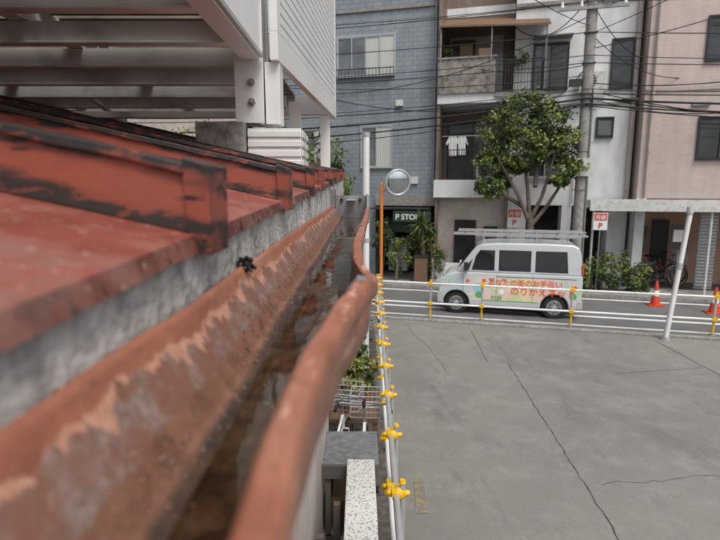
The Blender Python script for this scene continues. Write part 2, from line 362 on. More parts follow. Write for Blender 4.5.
# ---------------------------------------------------------------- gutter
ys=np.concatenate([np.linspace(-.6,.1,8)[:-1],np.linspace(.1,.9,110)[:-1],np.linspace(.9,3.9,90)])
LX=[(-.6,-.030),(.115,-.0262),(.16,-.0265),(.22,-.0255),(.30,-.0205),(.38,-.0110),(.45,.001),(.52,.0105),(.58,.008),(.66,.000),(.78,-.004),(1.0,.000),(1.3,.010),(1.7,.021),(2.3,.034),(3.2,.048),(3.9,.055)]
def smooth(tab,y):
    xs=[a for a,_ in tab]; vs_=[b for _,b in tab]
    if y<=xs[0]: return vs_[0]
    for i in range(len(xs)-1):
        if y<=xs[i+1]:
            t=(y-xs[i])/(xs[i+1]-xs[i]); 
            m0=(vs_[i+1]-vs_[max(i-1,0)])/(xs[i+1]-xs[max(i-1,0)]); m1=(vs_[min(i+2,len(xs)-1)]-vs_[i])/(xs[min(i+2,len(xs)-1)]-xs[i])
            h=xs[i+1]-xs[i]; t2=t*t;t3=t2*t
            return (2*t3-3*t2+1)*vs_[i]+(t3-2*t2+t)*h*m0+(-2*t3+3*t2)*vs_[i+1]+(t3-t2)*h*m1
    return vs_[-1]
DZ=[(-.6,0),(.3,0),(.45,.001),(.52,-.003),(.6,-.011),(.7,-.006),(.8,.001),(.95,-.002),(1.2,0),(1.6,-.002),(3.9,0)]
def prof(y):
    L=smooth(LX,y)+.0005*math.sin(y*26)+.0004*math.sin(y*63); d=smooth(DZ,y)+.0007*math.sin(y*31)+.0005*math.sin(y*57); bx=.0014*math.sin(y*7)+.001*math.sin(y*19+1)+.0005*math.sin(y*43); bz=.0014*math.sin(y*5+2)+.0006*math.sin(y*29)
    P=[(-.127,-.089),(-.125,-.083),(-.1220,-.0805),(-.1195,-.081),(-.1175,-.085),(-.115,-.093),(-.111,-.101),(-.104,-.111),(-.097,-.122),(-.091,-.1305),(-.0885,-.1345),(-.084,-.1365),(-.077,-.142),(-.068,-.150)]
    P=[(a+bx,b_+bz) for a,b_ in P]
    R=[(L-.022,-.150),(L-.012,-.143),(L-.0095,-.12),(L-.0075,-.094)]
    lip=[(L-.0075,-.094+d*.6),(L-.0078,-.089+d),(L-.006,-.0855+d),(L-.003,-.0847+d),(L-.001,-.0867+d),(L+.0025,-.0850+d),(L+.005,-.0865+d),(L+.0067,-.091+d),(L+.0067,-.102+d),(L+.005,-.106+d),(L+.0015,-.105+d),(L+.001,-.115),(L-.002,-.145),(L-.015,-.156),(-.07,-.156)]
    return P+R,lip
gut=empty('rain_gutter')
def loft(name,idx,mat,parent,uvscale=True):
    rows=[];
    for y in ys:
        rows.append(prof(y)[idx])
    k=len(rows[0]); vs=[];uv=[]
    for y,r in zip(ys,rows):
        for j,(x,z) in enumerate(r): vs.append((x,y,H+z)); uv.append((j/(k-1),y))
    fs=[(i*k+j,i*k+j+1,(i+1)*k+j+1,(i+1)*k+j) for i in range(len(ys)-1) for j in range(k-1)]
    me=bpy.data.meshes.new(name); me.from_pydata(vs,[],fs); me.materials.append(mat)
    ul=me.uv_layers.new(name='UVMap'); 
    for l in me.loops: ul.data[l.index].uv=uv[l.vertex_index]
    for p in me.polygons: p.use_smooth=True
    o=bpy.data.objects.new(name,me); sc.collection.objects.link(o); o.parent=parent; return o
loft('channel',0,m_gin,gut); loft('outer_lip',1,m_glip,gut)
mb=MB()
for i in range(len(ys)-1):
    a,b2=ys[i],ys[i+1]; La,Lb=smooth(LX,a),smooth(LX,b2); zw=H-.1408
    mb.add([(-.0805,a,zw),(La-.0095,a,zw),(Lb-.0095,b2,zw),(-.0805,b2,zw)],[(0,1,2,3)],m_water,True)
mb.obj('standing_water',parent=gut)
mb=MB()
md1=M('grit_dark',(.06,.045,.035),.9,grime=0); md2=M('grit_pale',(.30,.22,.18),.9,grime=0); md3=M('paint_flake',(.36,.17,.11),.7,grime=0)
for i in range(1700):
    y=.12+random.random()**1.5*2.8; t=random.random()
    if t<.65: 
        q=random.random(); x=-.104+q*.0165; z=H-.111-q*.0235+.0002
    elif t<.88: x=random.uniform(-.0885,-.081); z=H-.1365
    else: x=random.uniform(-.078,smooth(LX,y)-.014); z=H-.1406
    r=random.uniform(.0003,.0010)
    mb.sphere((x,y,z),r,random.choice((md1,md1,md2,md3)),5,3,(random.uniform(.6,1.8),random.uniform(.6,2.4),.45))
mb.obj('grit',parent=gut)
mb=MB()
for y in (.46,1.15,2.0,2.9):
    L=smooth(LX,y+.012); d=smooth(DZ,y+.012)
    pts=[(L+.001,-.0835+d),(L-.007,-.0825+d),(L-.016,-.094+d),(L-.024,-.112),(L-.028,-.1415)]
    for i in range(4):
        (xa,za),(xb,zb)=pts[i],pts[i+1]
        mb.add([(xa,y,H+za),(xb,y,H+zb),(xb,y+.024,H+zb),(xa,y+.024,H+za),(xa,y,H+za-.0012),(xb,y,H+zb-.0012)],[(0,1,2,3),(0,4,5,1)],m_steel)
mb.box(-.128,.062,3.88,3.9,H-.16,H-.07,m_steel)
# galvanised joint box and bracket at the far section
mb.box(-.13,.045,2.35,2.44,H-.162,H-.157,m_steel); mb.box(-.134,-.112,2.3,2.46,H-.16,H-.012,m_steel)
mb.box(-.111,.046,2.44,2.446,H-.16,H-.040,m_steel); mb.box(.030,.036,2.28,2.438,H-.16,H-.032,m_alu)
mb.box(-.06,-.02,2.30,2.436,H-.060,H-.056,m_alu)
mb.cyl((-.085,2.44,H-.06),(-.085,2.425,H-.06),.008,.008,m_dark,8); mb.cyl((.0,2.44,H-.06),(.0,2.425,H-.06),.008,.008,m_dark,8)
mb.obj('hangers',parent=gut)
mb=MB()
for i in range(11):
    a=Vector((-.121,.535,H-.079)); d=Vector((random.uniform(-.4,1),random.uniform(-.8,.8),random.uniform(-.3,1))).normalized()
    mb.tube([a,a+d*.008,a+d*.013+Vector((0,0,-.004))],.0015,m_black,5)
mb.torus((-.121,.535,H-.081),(0,1,0),.006,.0018,m_black,12,6)
mb.torus((-.121,.541,H-.081),(0,1,.3),.007,.0016,m_black,12,6)
mb.obj('black_wire_tie',parent=gut)

# ---------------------------------------------------------------- veranda above
ver=empty('steel_veranda')
mb=MB()
Z=H+.458
mb.box(-.435,-.365,-.6,1.99,Z,Z+.30,m_white)
mb.box(-.364,-.352,-.6,1.985,Z+.004,Z+.02,m_alu); mb.box(-.364,-.352,-.6,1.985,Z+.26,Z+.28,m_alu)
Tp=Matrix.Translation((-.30,2.0,0))@Matrix.Rotation(-math.atan(.084),4,'Z')
mb.box(-.03,0,0,1.66,Z,Z+.10,m_white,Tp)
mb.box(-.03,.0,0,.05,Z+.10,Z+1.25,m_white,Tp); mb.box(-.03,0,1.61,1.66,Z+.10,Z+1.25,m_white,Tp)
for i in range(30): 
    z=Z+.105+i*.038; mb.box(-.022,-.002,.05,1.61,z,z+.031,m_white,Tp)
mb.box(-.02,-.012,.05,1.61,Z+.10,Z+1.25,m_whiteD,Tp)
mb.box(-.035,.006,0,1.66,Z+1.25,Z+1.29,m_white,Tp)
mb.box(-2.2,-.03,1.60,1.66,Z+.02,Z+.14,m_white,Tp)
mb.obj('fascia_and_slat_panel',parent=ver,bevel=.002)
mb=MB()
for y in (-.3,.05,.4,.75,1.1,1.45,1.78,2.12,2.47,2.82,3.17,3.5):
    mb.box(-2.4,-.436,y,y+.035,Z+.01,Z+.07,m_joist)
    mb.box(-2.4,-.436,y-.006,y+.041,Z+.001,Z+.009,m_joist)
for x in (-1.1,-1.8): mb.box(x-.03,x+.03,-.5,3.6,Z+.072,Z+.13,m_joist)
mb.obj('joists',parent=ver,bevel=.002)
mb=MB(); 
mdeck=M('weathered_deck',(.32,.28,.23),.8,(.16,.14,.11),8,grime=.4,gscale=4)
y=-.6
while y<3.6:
    mb.box(-2.4,-.436,y,y+.105,Z+.132,Z+.150,mdeck); y+=.135
mb.obj('deck_boards',parent=ver)
mb=MB()
def post(x,y,zb,zt,w=.105,d=.14):
    mb.box(x,x+w,y,y+.012,zb,zt,m_white); mb.box(x,x+w,y+d-.012,y+d,zb,zt,m_white); mb.box(x+w*.8,x+w-.008,y+.012,y+d-.012,zb,zt,m_white)
post(-.462,2.0,H+.235,Z+.30)
mb.box(-.355,-.30,2.03,2.12,H+.235,Z,m_white)
for zz in (H+.31,H+.38): 
    mb.cyl((-.40,2.0,zz),(-.40,1.990,zz),.014,.014,m_steel,6); mb.cyl((-.40,1.992,zz),(-.40,1.978,zz),.007,.007,m_steel,8)
post(-.39,2.95,rz(-.39,.03,2.95),Z,.06,.08); post(-.26,3.5,rz(-.26,.03,3.5),Z,.06,.08); post(-1.5,3.3,rz(-1.5,.0,3.3),Z,.05,.05)
mb.cyl((-1.25,2.9,rz(-1.25,.03,2.9)),(-1.45,2.9,Z+.02),.014,.014,m_whiteD,8)
mb.box(-2.4,-.46,2.6,2.64,H+.33,H+.36,m_joist)
mb.obj('posts',parent=ver,bevel=.002)
mb=MB()
m_blk=M('footing_concrete',(.36,.34,.32),.9,(.17,.16,.15),16,(.4,.65),bump=.8,bscale=50,grime=.4,gscale=6)
mb.box(-.60,-.425,1.95,2.13,rz(-.42,.0,2.0),H+.234,m_blk)
mb.box(-.42,-.22,2.0,2.2,rz(-.22,0,2.0),H+.215,m_white)
for i in range(5): mb.box(-.219,-.213,2.0,2.2,H+.045+i*.034,H+.067+i*.034,m_white)
for i in range(4): mb.box(-.42,-.22,1.994,1.999,H+.075+i*.036,H+.098+i*.036,m_white)
mb.obj('footing_blocks',parent=ver,bevel=.004)

# ---------------------------------------------------------------- side passage stuff
mb=MB()
def fx(y): return .24+.15*(y-2.84)/8.16
for z in (1.1,.62):
    mb.cyl((fx(1.0),1.0,z),(fx(12.4),12.4,z),.0243,.0243,m_white if z<1 else m_alu,12)
for i in range(13):
    y=1.6+i*.86; x=fx(y)
    mb.cyl((x+.045,y,0),(x+.045,y,1.18),.0217,.0217,m_alu,10)
    for z in (1.1,.62):
        mb.sphere((x+.02,y,z),.055,m_yellow,10,6,(1,.8,.9)); mb.cyl((x-.045,y,z),(x+.095,y,z),.026,.022,m_yellow,8)
        mb.box(x-.03,x+.0,y-.065,y+.065,z-.008,z+.036,m_yellow)
        mb.cyl((x-.07,y-.02,z+.02),(x-.03,y,z),.018,.024,m_yellow,8)
    mb.cyl((x+.045,y,1.18),(x+.045,y,1.2),.027,.02,m_yellow,10)
mb.obj('pipe_fence')
mb=MB(); mb.box(-.075,.085,.5,3.2,0,1.36,m_concrete); mb.box(-.085,.095,.5,3.22,1.36,1.41,M('speckled_coping',(.66,.66,.64),.8,(.3,.3,.3),70,(.5,.62),grime=.2)); mb.obj('block_wall',bevel=.006)
mb=MB(); m_wp=M('weathered_post',(.12,.11,.1),.7,grime=.3)
for (x,y) in ((-.22,3.3),(-.06,3.3),(.08,3.3),(-.22,3.75),(.08,3.75),(-.22,2.6),(-.14,2.9)): mb.box(x-.02,x+.02,y-.02,y+.02,0,1.3,m_wp)
mb.box(-.26,.13,3.28,3.80,1.3,1.32,m_steel); mb.box(-.26,.12,3.28,3.80,.8,.815,m_steel); mb.box(-.2,.08,3.35,3.7,.82,1.02,m_brownA)
mb.box(-.26,.13,3.26,3.28,1.24,1.34,m_wp)
mb.obj('metal_shelf',bevel=.003)
def pot(name,x,y,z,r,h,lobes,mats=(0,1,2),n=14):
    mb=MB(); mb.cyl((x,y,z),(x,y,z+h),r*.72,r,m_terra,16); mb.torus((x,y,z+h),(0,0,1),r,.012,m_terra,16,6); mb.cyl((x,y,z+h-.03),(x,y,z+h+.003),r*.9,r*.9,m_soil,12)
    foliage(mb,lobes,n,.04,1.0,.8,mats,(.35,.4,.25)); mb.obj(name)
mb=MB(); mb.box(-.35,.2,5.55,7.2,.55,.6,m_brownA)
for x in (-.32,.17):
    for y in (5.6,7.15): mb.box(x-.03,x+.03,y-.03,y+.03,0,.55,m_brownA)
mb.obj('wooden_plant_bench')
pot('potted_plant',-.05,7.0,.6,.12,.2,[(-.05,7.0,1.0,.16,.16,.18)])
pot('potted_plant',.1,6.6,.6,.1,.16,[(.1,6.6,.85,.12,.12,.13)],(0,3,1))
pot('potted_plant',-.12,6.4,.6,.12,.18,[(-.12,6.4,.92,.14,.14,.14)],(3,0,1))
pot('potted_plant',.08,6.05,.6,.1,.17,[(.08,6.05,.85,.1,.12,.1)],(1,2,0),9)
pot('potted_plant',-.12,5.8,.6,.11,.17,[(-.12,5.8,.9,.13,.12,.14)],(3,3,1),9)
def bicycle(name,T,colr,basket=True):
    mb=MB(); R=.33
    for x in (0,1.08):
        mb.torus((x,0,R),(0,1,0),R-.02,.019,m_black,30,7); mb.torus((x,0,R),(0,1,0),R-.045,.009,m_steel,30,6)
        mb.cyl((x,-.04,R),(x,.04,R),.02,.02,m_steel,8)
        for i in range(14):
            t=i*math.pi*2/14; mb.cyl((x,0,R),(x+math.cos(t)*(R-.045),0,R+math.sin(t)*(R-.045)),.0022,.0022,m_steel,4,False)
    bb=(.46,0,.29); st=(.36,0,.72); hd=(.93,0,.78); hl=(.96,0,.62)
    for a,b2,r in ((bb,st,.016),(bb,hl,.018),((.40,0,.5),hd,.014),((0,.05,R),bb,.010),((0,-.05,R),bb,.010),((0,.05,R),(.37,0,.66),.008),((0,-.05,R),(.37,0,.66),.008),(hd,hl,.018)):
        mb.cyl(a,b2,r,r,colr,8)
    for yy in (.05,-.05): mb.tube([hl,(.99,yy,.6),(1.08,yy,R)],.010,colr,8)
    mb.cyl(hd,(.90,0,.98),.012,.012,m_steel,8); mb.tube([(.72,-.28,1.0),(.86,-.24,1.02),(.92,-.08,.98),(.92,.08,.98),(.86,.24,1.02),(.72,.28,1.0)],.011,m_steel,8)
    for yy in (-.28,.28): mb.cyl((.70,yy,1.0),(.82,yy*.92,1.015),.017,.017,m_black,8)
    mb.cyl(st,(.34,0,.84),.012,.012,m_steel,8); mb.sphere((.31,0,.86),.13,m_black,12,6,(1,.75,.35)); mb.sphere((.42,0,.86),.07,m_black,10,6,(1.2,.45,.35))
    mb.torus((.46,.03,.29),(0,1,0),.09,.006,m_steel,18,5); mb.cyl((.46,-.1,.29),(.46,.1,.29),.012,.012,m_steel,6)
    mb.cyl((.46,.1,.29),(.58,.1,.18),.009,.009,m_steel,6); mb.cyl((.46,-.1,.29),(.34,-.1,.40),.009,.009,m_steel,6)
    mb.box(.54,.63,.09,.17,.17,.19,m_black); mb.box(.29,.38,-.17,-.09,.39,.41,m_black)
    mb.box(-.1,.25,-.05,.05,.70,.715,m_steel)
    for (x,R0) in ((0,R),(1.08,R)):
        p=[(x+math.cos(t)*(R+.015),0,R+math.sin(t)*(R+.015)) for t in [rad(20+10*i) for i in range(15)]]
        mb.tube(p,.012,m_alu,5)
    if basket:
        x0,x1,y0,y1,z0,z1=1.0,1.28,-.16,.16,.80,1.03
        for i in range(5):
            z=z0+(z1-z0)*i/4
            mb.tube([(x0,y0,z),(x1,y0,z),(x1,y1,z),(x0,y1,z),(x0,y0,z)],.005,m_alu,5)
        for i in range(8):
            t=i/7
            for p in ((x0+(x1-x0)*t,y0),(x0+(x1-x0)*t,y1),(x1,y0+(y1-y0)*t),(x0,y0+(y1-y0)*t)): mb.cyl((p[0],p[1],z0),(p[0],p[1],z1),.003,.003,m_alu,4)
    mb.obj(name,T)
def bT(x,y,ang): return Matrix.Translation((x,y,.005))@Matrix.Rotation(rad(ang),4,'Z')
mb_red=M('bike_frame_red',(.45,.04,.03),.35,grime=.1); mb_blk=M('bike_frame_dark',(.03,.03,.04),.35,grime=.1)
bicycle('bicycle',bT(-.01,7.6,86),m_alu); bicycle('bicycle',bT(-.45,7.7,80),mb_red); bicycle('bicycle',bT(.08,8.95,94),mb_blk)
bicycle('bicycle',bT(-.55,8.9,60),m_alu); bicycle('bicycle',bT(.05,10.3,86),mb_red); bicycle('bicycle',bT(-.35,10.4,85),mb_blk)
bicycle('bicycle',bT(-.02,4.15,86),m_white); bicycle('bicycle',bT(-.38,4.35,78),m_white)
mb=MB(); mb.cyl((.10,8.6,0),(.10,8.6,4.0),.055,.055,m_white,14); mb.cyl((.10,8.6,4.0),(.10,8.6,4.06),.065,.065,m_alu,14)
mb.cyl((.10,8.6,2.3),(.10,8.6,2.36),.065,.065,m_alu,14); mb.obj('vent_pipe')

# ---------------------------------------------------------------- convex mirror
mb=MB(); px,py=.52,12.62
mb.cyl((px,py,0),(px,py,3.25),.038,.038,m_orange,14); mb.cyl((px,py,3.25),(px,py,3.29),.045,.03,m_orange,14)
mb.tube([(px,py,3.1),(px+.16,py-.03,3.13),(px+.36,py-.05,3.27)],.02,m_orange,8)
mm,nt,b=newmat('mirror_surface'); b.inputs['Metallic'].default_value=1; b.inputs['Roughness'].default_value=.12
nt.links.new(mix(nt,ramp(nt,noise(nt,coordvec(nt),6,3),.3,.7),(.62,.67,.69,1),(.5,.55,.58,1)),b.inputs['Base Color'])
dirv=Vector((.25,-1,-.12)).normalized(); c=Vector((px+.38,py-.07,3.3))
a=dirv.orthogonal().normalized(); bb2=dirv.cross(a)
vs=[c+dirv*.06]; R=.29
for i in range(1,7):
    r=R*i/6; 
    for j in range(28): t=2*math.pi*j/28; vs.append(c+dirv*(.06-.06*(i/6)**2+.01)+(a*math.cos(t)+bb2*math.sin(t))*r)
fs=[(0,1+j,1+(j+1)%28) for j in range(28)]+[(1+(i-1)*28+j,1+i*28+j,1+i*28+(j+1)%28,1+(i-1)*28+(j+1)%28) for i in range(1,6) for j in range(28)]
mb.add(vs,fs,mm,True); mb.torus(c+dirv*.01,dirv,R+.005,.028,m_alu,30,8); mb.cyl(c-dirv*.03,c+dirv*.004,.2,R,m_steel,24)
mb.obj('convex_traffic_mirror')

# ---------------------------------------------------------------- guard rail along road
mb=MB()
us=(.25,1.79,3.03,5.05,7.95,10.2)
for z in (.86,.36):
    mb.cyl((.1,0,z),(12,0,z),.024,.024,m_white,12)
for u in us:
    mb.cyl((u,.045,0),(u,.045,.95),.024,.024,m_yellow,12); mb.cyl((u,.045,.42),(u,.045,.78),.0265,.0265,m_alu,12)
    for z in (.86,.36):
        mb.box(u-.05,u+.05,-.032,.03,z-.034,z+.034,m_yellow)
    mb.cyl((u,.045,0),(u,.045,.03),.07,.06,m_steel,12)
mb.obj('road_pipe_railing',MS)
mb=MB()
p0=Vector((6.45,10.62,0));p1=Vector((6.72,10.62,2.75))
d=(p1-p0)
mb.cyl(p0,p0+d*.97,.055,.05,m_white,4); mb.cyl(p0+d*.97,p1+Vector((-.03,0,.05)),.07,.05,m_alu,8); mb.cyl(p0+d*.55,p0+d*.6,.062,.062,m_alu,4)
mb.cyl(p0,p0+Vector((0,0,.08)),.12,.09,m_steel,12)
mb.obj('leaning_barrier_post')
def cone(T):
    mb=MB(); mb.box(-.19,.19,-.19,.19,0,.03,m_red); mb.cyl((0,0,.03),(0,0,.28),.13,.09,m_red,18,False); mb.cyl((0,0,.28),(0,0,.43),.091,.062,m_white,18,False); mb.cyl((0,0,.43),(0,0,.68),.061,.028,m_red,18); mb.obj('traffic_cone',T)
cone(MS@Matrix.Translation((7.55,2.9,.0))); cone(MS@Matrix.Translation((8.75,2.3,.0)))

# ---------------------------------------------------------------- buildings helpers
def window(mb,u0,u1,w,z0,z1,panes,mats,fr=m_alu,depth=.06,bars=False):
    t=.045
    mb.box(u0-t,u1+t,w-depth,w+.02,z1,z1+t,fr); mb.box(u0-t,u1+t,w-depth-.03,w+.02,z0-t,z0,fr)
    mb.box(u0-t,u0,w-depth,w+.02,z0,z1,fr); mb.box(u1,u1+t,w-depth,w+.02,z0,z1,fr)
    du=(u1-u0)/panes
    for i in range(panes):
        a=u0+du*i; off=.012*(i%2)
        mb.box(a,a+du,w-.02-off,w+.01,z0,z1,mats[i%len(mats)])
        mb.box(a-.018 if i else a,a+.018,w-.045-off,w-.021-off,z0,z1,fr)
    mb.box(u0,u1,w-.044,w-.034,z0,z0+.04,fr); mb.box(u0,u1,w-.044,w-.034,z1-.04,z1,fr)
def railing(mb,u0,u1,w,z0,z1,mat,step=.09,r=.008):
    mb.box(u0,u1,w-.02,w+.02,z1-.03,z1,mat); mb.box(u0,u1,w-.015,w+.015,z0+.04,z0+.07,mat)
    n=int((u1-u0)/step)
    for i in range(n+1):
        u=u0+(u1-u0)*i/n; mb.box(u-r,u+r,w-r,w+r,z0,z1-.03,mat)
def ac(mb,u,w,z,c=m_whiteD):
    mb.box(u,u+.75,w,w+.28,z,z+.55,c); mb.cyl((u+.28,w-.004,z+.28),(u+.28,w+.01,z+.28),.21,.21,m_dark,20)
    for i in range(6): mb.box(u+.08,u+.48,w-.012,w-.006,z+.1+i*.07,z+.115+i*.07,c)

# grey tiled
e=empty('grey_tiled_apartment',MS); mb=MB()
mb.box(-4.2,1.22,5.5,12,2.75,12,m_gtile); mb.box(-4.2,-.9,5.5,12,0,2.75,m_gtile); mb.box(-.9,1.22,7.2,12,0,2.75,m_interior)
mb.box(-4.25,1.24,5.44,5.6,9.0,9.1,m_concrete)
mb.box(-.9,1.22,5.42,5.49,2.55,2.9,m_concrete)
window(mb,-2.25,-.28,5.5,6.95,8.22,4,[m_glassM,m_glassM,m_glassC,m_glassC],m_alu)
window(mb,-1.40,-.36,5.5,3.88,5.25,2,[m_glassM,m_glassC],m_alu)
window(mb,-3.6,-2.7,5.5,3.9,5.2,2,[m_glassM,m_glassC],m_alu)
window(mb,-2.2,-.3,5.5,9.7,10.9,3,[m_glassM,m_glassC],m_alu)
mb.cyl((1.12,5.44,2.9),(1.12,5.44,12),.04,.04,m_steel,10); mb.cyl((-2.6,5.44,2.9),(-2.6,5.44,12),.035,.035,m_steel,10)
railing(mb,-2.3,-.25,5.25,6.75,7.15,m_dark,.12); 
mb.box(-.2,.05,5.40,5.49,5.9,6.1,m_whiteD); mb.box(.3,.6,5.42,5.49,3.3,3.55,m_whiteD)
mb.obj('walls_and_windows',parent=e)
mb=MB(); mgreen=M('shop_board_green',(.03,.05,.04),.5,grime=.2)
mb.box(-.7,1.0,5.1,5.2,1.66,2.05,mgreen); mb.box(-.9,1.1,4.7,5.42,2.45,2.5,m_dark)
mb.box(-.6,.1,6.4,6.9,0.1,1.3,m_whiteD); mb.box(.4,.9,6.5,6.9,0.1,1.9,m_brownA)
mb.obj('shop_board',parent=e)
text('P STOP','shop_lettering',e,(-.02,4.66,2.12),.25,m_white,off=.006)
mb=MB(); mb.box(-.1,1.15,4.68,4.72,2.04,2.4,mgreen); mb.obj('shop_sign_panel',parent=e)

# brown balcony apartment
e=empty('balcony_apartment',MS); mb=MB()
mb.box(1.24,3.58,6.6,12,0,12,m_brownw)
mb.box(1.24,1.34,5.1,6.6,0,12,m_brownw)
mb.box(3.50,3.60,5.1,6.6,0,6.2,m_brownw)
mb.box(1.2,3.55,4.95,6.6,2.85,3.42,m_white)
mb.box(1.25,3.5,5.05,6.6,5.85,6.15,m_wwall)
mb.box(1.25,3.05,4.98,5.08,6.15,7.2,m_parapet)
for i in range(1,4): mb.box(1.25+i*.45-.01,1.25+i*.45+.01,4.97,4.979,6.2,7.15,m_concrete)
mb.box(1.22,3.07,4.94,5.12,7.2,7.25,m_concrete)
mb.box(3.05,4.55,5.0,6.2,6.0,6.12,m_concrete)
railing(mb,3.07,4.5,5.02,6.12,7.1,m_dark); 
for i in range(10): mb.box(4.49,4.51,5.05+.1*i,5.07+.1*i,6.12,7.1,m_dark)
mb.box(4.48,4.52,5.0,6.15,7.07,7.1,m_dark)
railing(mb,1.36,3.45,5.0,3.42,4.4,m_dark,.08)
window(mb,1.5,3.2,6.6,3.5,5.4,2,[m_glassD,m_glassM],m_dark); window(mb,1.5,3.2,6.6,6.3,8.2,2,[m_glassM,m_glassC],m_alu)
mb.box(1.24,3.6,5.3,5.4,0,2.85,m_beige); mb.box(1.9,2.6,5.22,5.295,0.1,2.1,m_interior); mb.box(2.85,3.3,5.25,5.295,.8,1.9,m_glassD)
mb.box(1.24,3.6,6.6-.02,6.62,8.9,9.2,m_wwall)
ac(mb,2.5,6.0,3.45); ac(mb,1.5,6.0,6.2)
mb.add([(1.3,4.7,8.15),(4.6,4.7,8.0),(4.6,6.6,8.8),(1.3,6.6,8.85),(1.3,4.7,8.10),(4.6,4.7,7.95),(4.6,6.6,8.75),(1.3,6.6,8.8)],[(0,1,2,3),(7,6,5,4),(0,4,5,1),(1,5,6,2),(0,3,7,4)],m_brownA)
for u in (1.35,2.9,4.5): mb.cyl((u,4.8,6.15),(u,4.8,8.1),.025,.025,m_steel,8)
mb.box(1.9,2.3,5.4,5.8,6.2,7.7,m_brownA); mb.box(2.5,2.9,5.3,5.7,6.2,7.55,m_salmon)
mb.obj('walls_and_balconies',parent=e)
mb=MB()
mb.cyl((1.4,5.35,4.85),(3.4,5.35,4.85),.012,.012,m_alu,8)
for u,ww,ll,mt in ((1.62,.26,.62,m_white),(1.93,.24,.6,m_white),(2.25,.2,.45,m_dark),(2.85,.26,.5,m_glassM)):
    n=8; vs=[]
    for i in range(n+1):
        for j in range(2):
            vs.append((u+ww*i/n+(.01 if j else 0),5.35+.025*math.sin(i*1.7+j),4.84-ll*j))
    mb.add(vs,[(2*i,2*i+1,2*i+3,2*i+2) for i in range(n)],mt)
    mb.add([(u-.09,5.36,4.62),(u,5.35,4.82),(u+.0,5.35,4.66),(u-.07,5.36,4.55)],[(0,1,2,3)],mt); mb.add([(u+ww+.09,5.36,4.62),(u+ww,5.35,4.82),(u+ww,5.35,4.66),(u+ww+.07,5.36,4.55)],[(0,1,2,3)],mt)
mb.obj('laundry',parent=e)
mb=MB(); foliage(mb,[(3.7,5.3,7.2,.35,.3,.3),(1.6,5.3,7.4,.2,.2,.2)],16,.05); mb.obj('balcony_plants',parent=e)

# white building
e=empty('white_apartment',MS); mb=MB()
mb.box(3.61,7.25,5.6,12,2.6,12,m_wwall); mb.box(3.61,7.25,6.6,12,0,2.6,m_interior)
mb.box(3.61,4.2,5.6,6.6,0,2.6,m_wwall); mb.box(6.7,7.25,5.6,6.6,0,2.6,m_wwall); mb.box(5.3,5.6,5.6,6.6,0,2.6,m_wwall)
mb.box(3.62,7.24,5.52,5.6,8.75,8.85,m_concrete); mb.box(3.62,7.24,5.55,5.62,5.72,5.78,m_concrete)
window(mb,4.22,5.2,5.6,6.25,7.6,2,[m_glassM,m_glassD],m_dark); window(mb,6.5,7.05,5.6,6.2,7.6,1,[m_glassD],m_dark)
window(mb,6.2,6.62,5.6,4.75,5.3,1,[m_glassM],m_dark); window(mb,4.2,5.2,5.6,3.5,4.9,2,[m_glassD,m_glassM],m_alu)
window(mb,4.3,5.2,5.6,9.3,10.6,2,[m_glassM],m_dark)
mb.box(4.15,5.3,5.2,5.6,7.75,7.8,m_concrete)
mb.cyl((7.15,5.5,2.6),(7.15,5.5,12),.05,.05,m_beige,10)
ac(mb,5.55,5.25,6.1); mb.box(5.5,6.35,5.2,5.6,6.04,6.09,m_steel)
mb.tube([(5.9,5.5,6.1),(5.9,5.52,5.0),(5.6,5.52,4.6),(5.6,5.52,2.7)],.025,m_whiteD,8)
mb.obj('walls_and_windows',parent=e)
# pink building
e=empty('pink_tiled_apartment',MS); mb=MB()
mb.box(7.35,15,5.0,12,2.85,12,m_pink); mb.box(7.35,15,7.0,12,0,2.85,m_salmon)
mb.box(7.35,7.62,5.0,7.0,0,2.85,m_wwall)
mb.box(5.95,15,4.15,5.45,2.55,2.8,m_alu); mb.box(5.93,15.02,4.1,4.15,2.5,2.84,m_whiteD)
for u in (6.05,9.15,12.5): mb.cyl((u,4.25,0.1),(u,4.25,2.55),.035,.035,m_whiteD,10)
window(mb,8.85,9.95,5.0,6.75,7.9,2,[m_glassD,m_glassM],m_dark); window(mb,8.85,9.95,5.0,4.0,5.15,2,[m_glassD,m_glassM],m_dark)
window(mb,10.8,11.9,5.0,4.0,5.15,2,[m_glassD,m_glassM],m_dark)
mb.box(7.34,15,4.96,5.0,5.95,6.05,m_beige); mb.box(7.34,15,4.95,5.0,8.8,8.95,m_beige)
mb.box(9.2,9.7,5.3,5.35,.1,2.45,m_steel)
for i in range(22): mb.box(9.23,9.67,5.27,5.298,.2+i*.1,.24+i*.1,m_alu)
mb.box(8.35,8.85,6.9,6.99,.1,2.1,m_dark); mb.box(7.8,8.2,6.9,6.99,1.0,1.9,m_glassM)
mb.cyl((7.55,4.92,2.85),(7.55,4.92,12),.04,.04,m_beige,10)
mb.box(8.6,9.05,4.9,4.99,5.5,5.6,m_steel)
mb.obj('walls_and_windows',parent=e)
e=MB(); e.box(-16,-4.6,7,14,0,9,m_beige)
for i in range(4):
    for z in (1.2,4.0,6.6): window(e,-15+i*2.6,-13.6+i*2.6,7,z,z+1.2,2,[m_glassM,m_glassC])
e.obj('beige_house',MS)

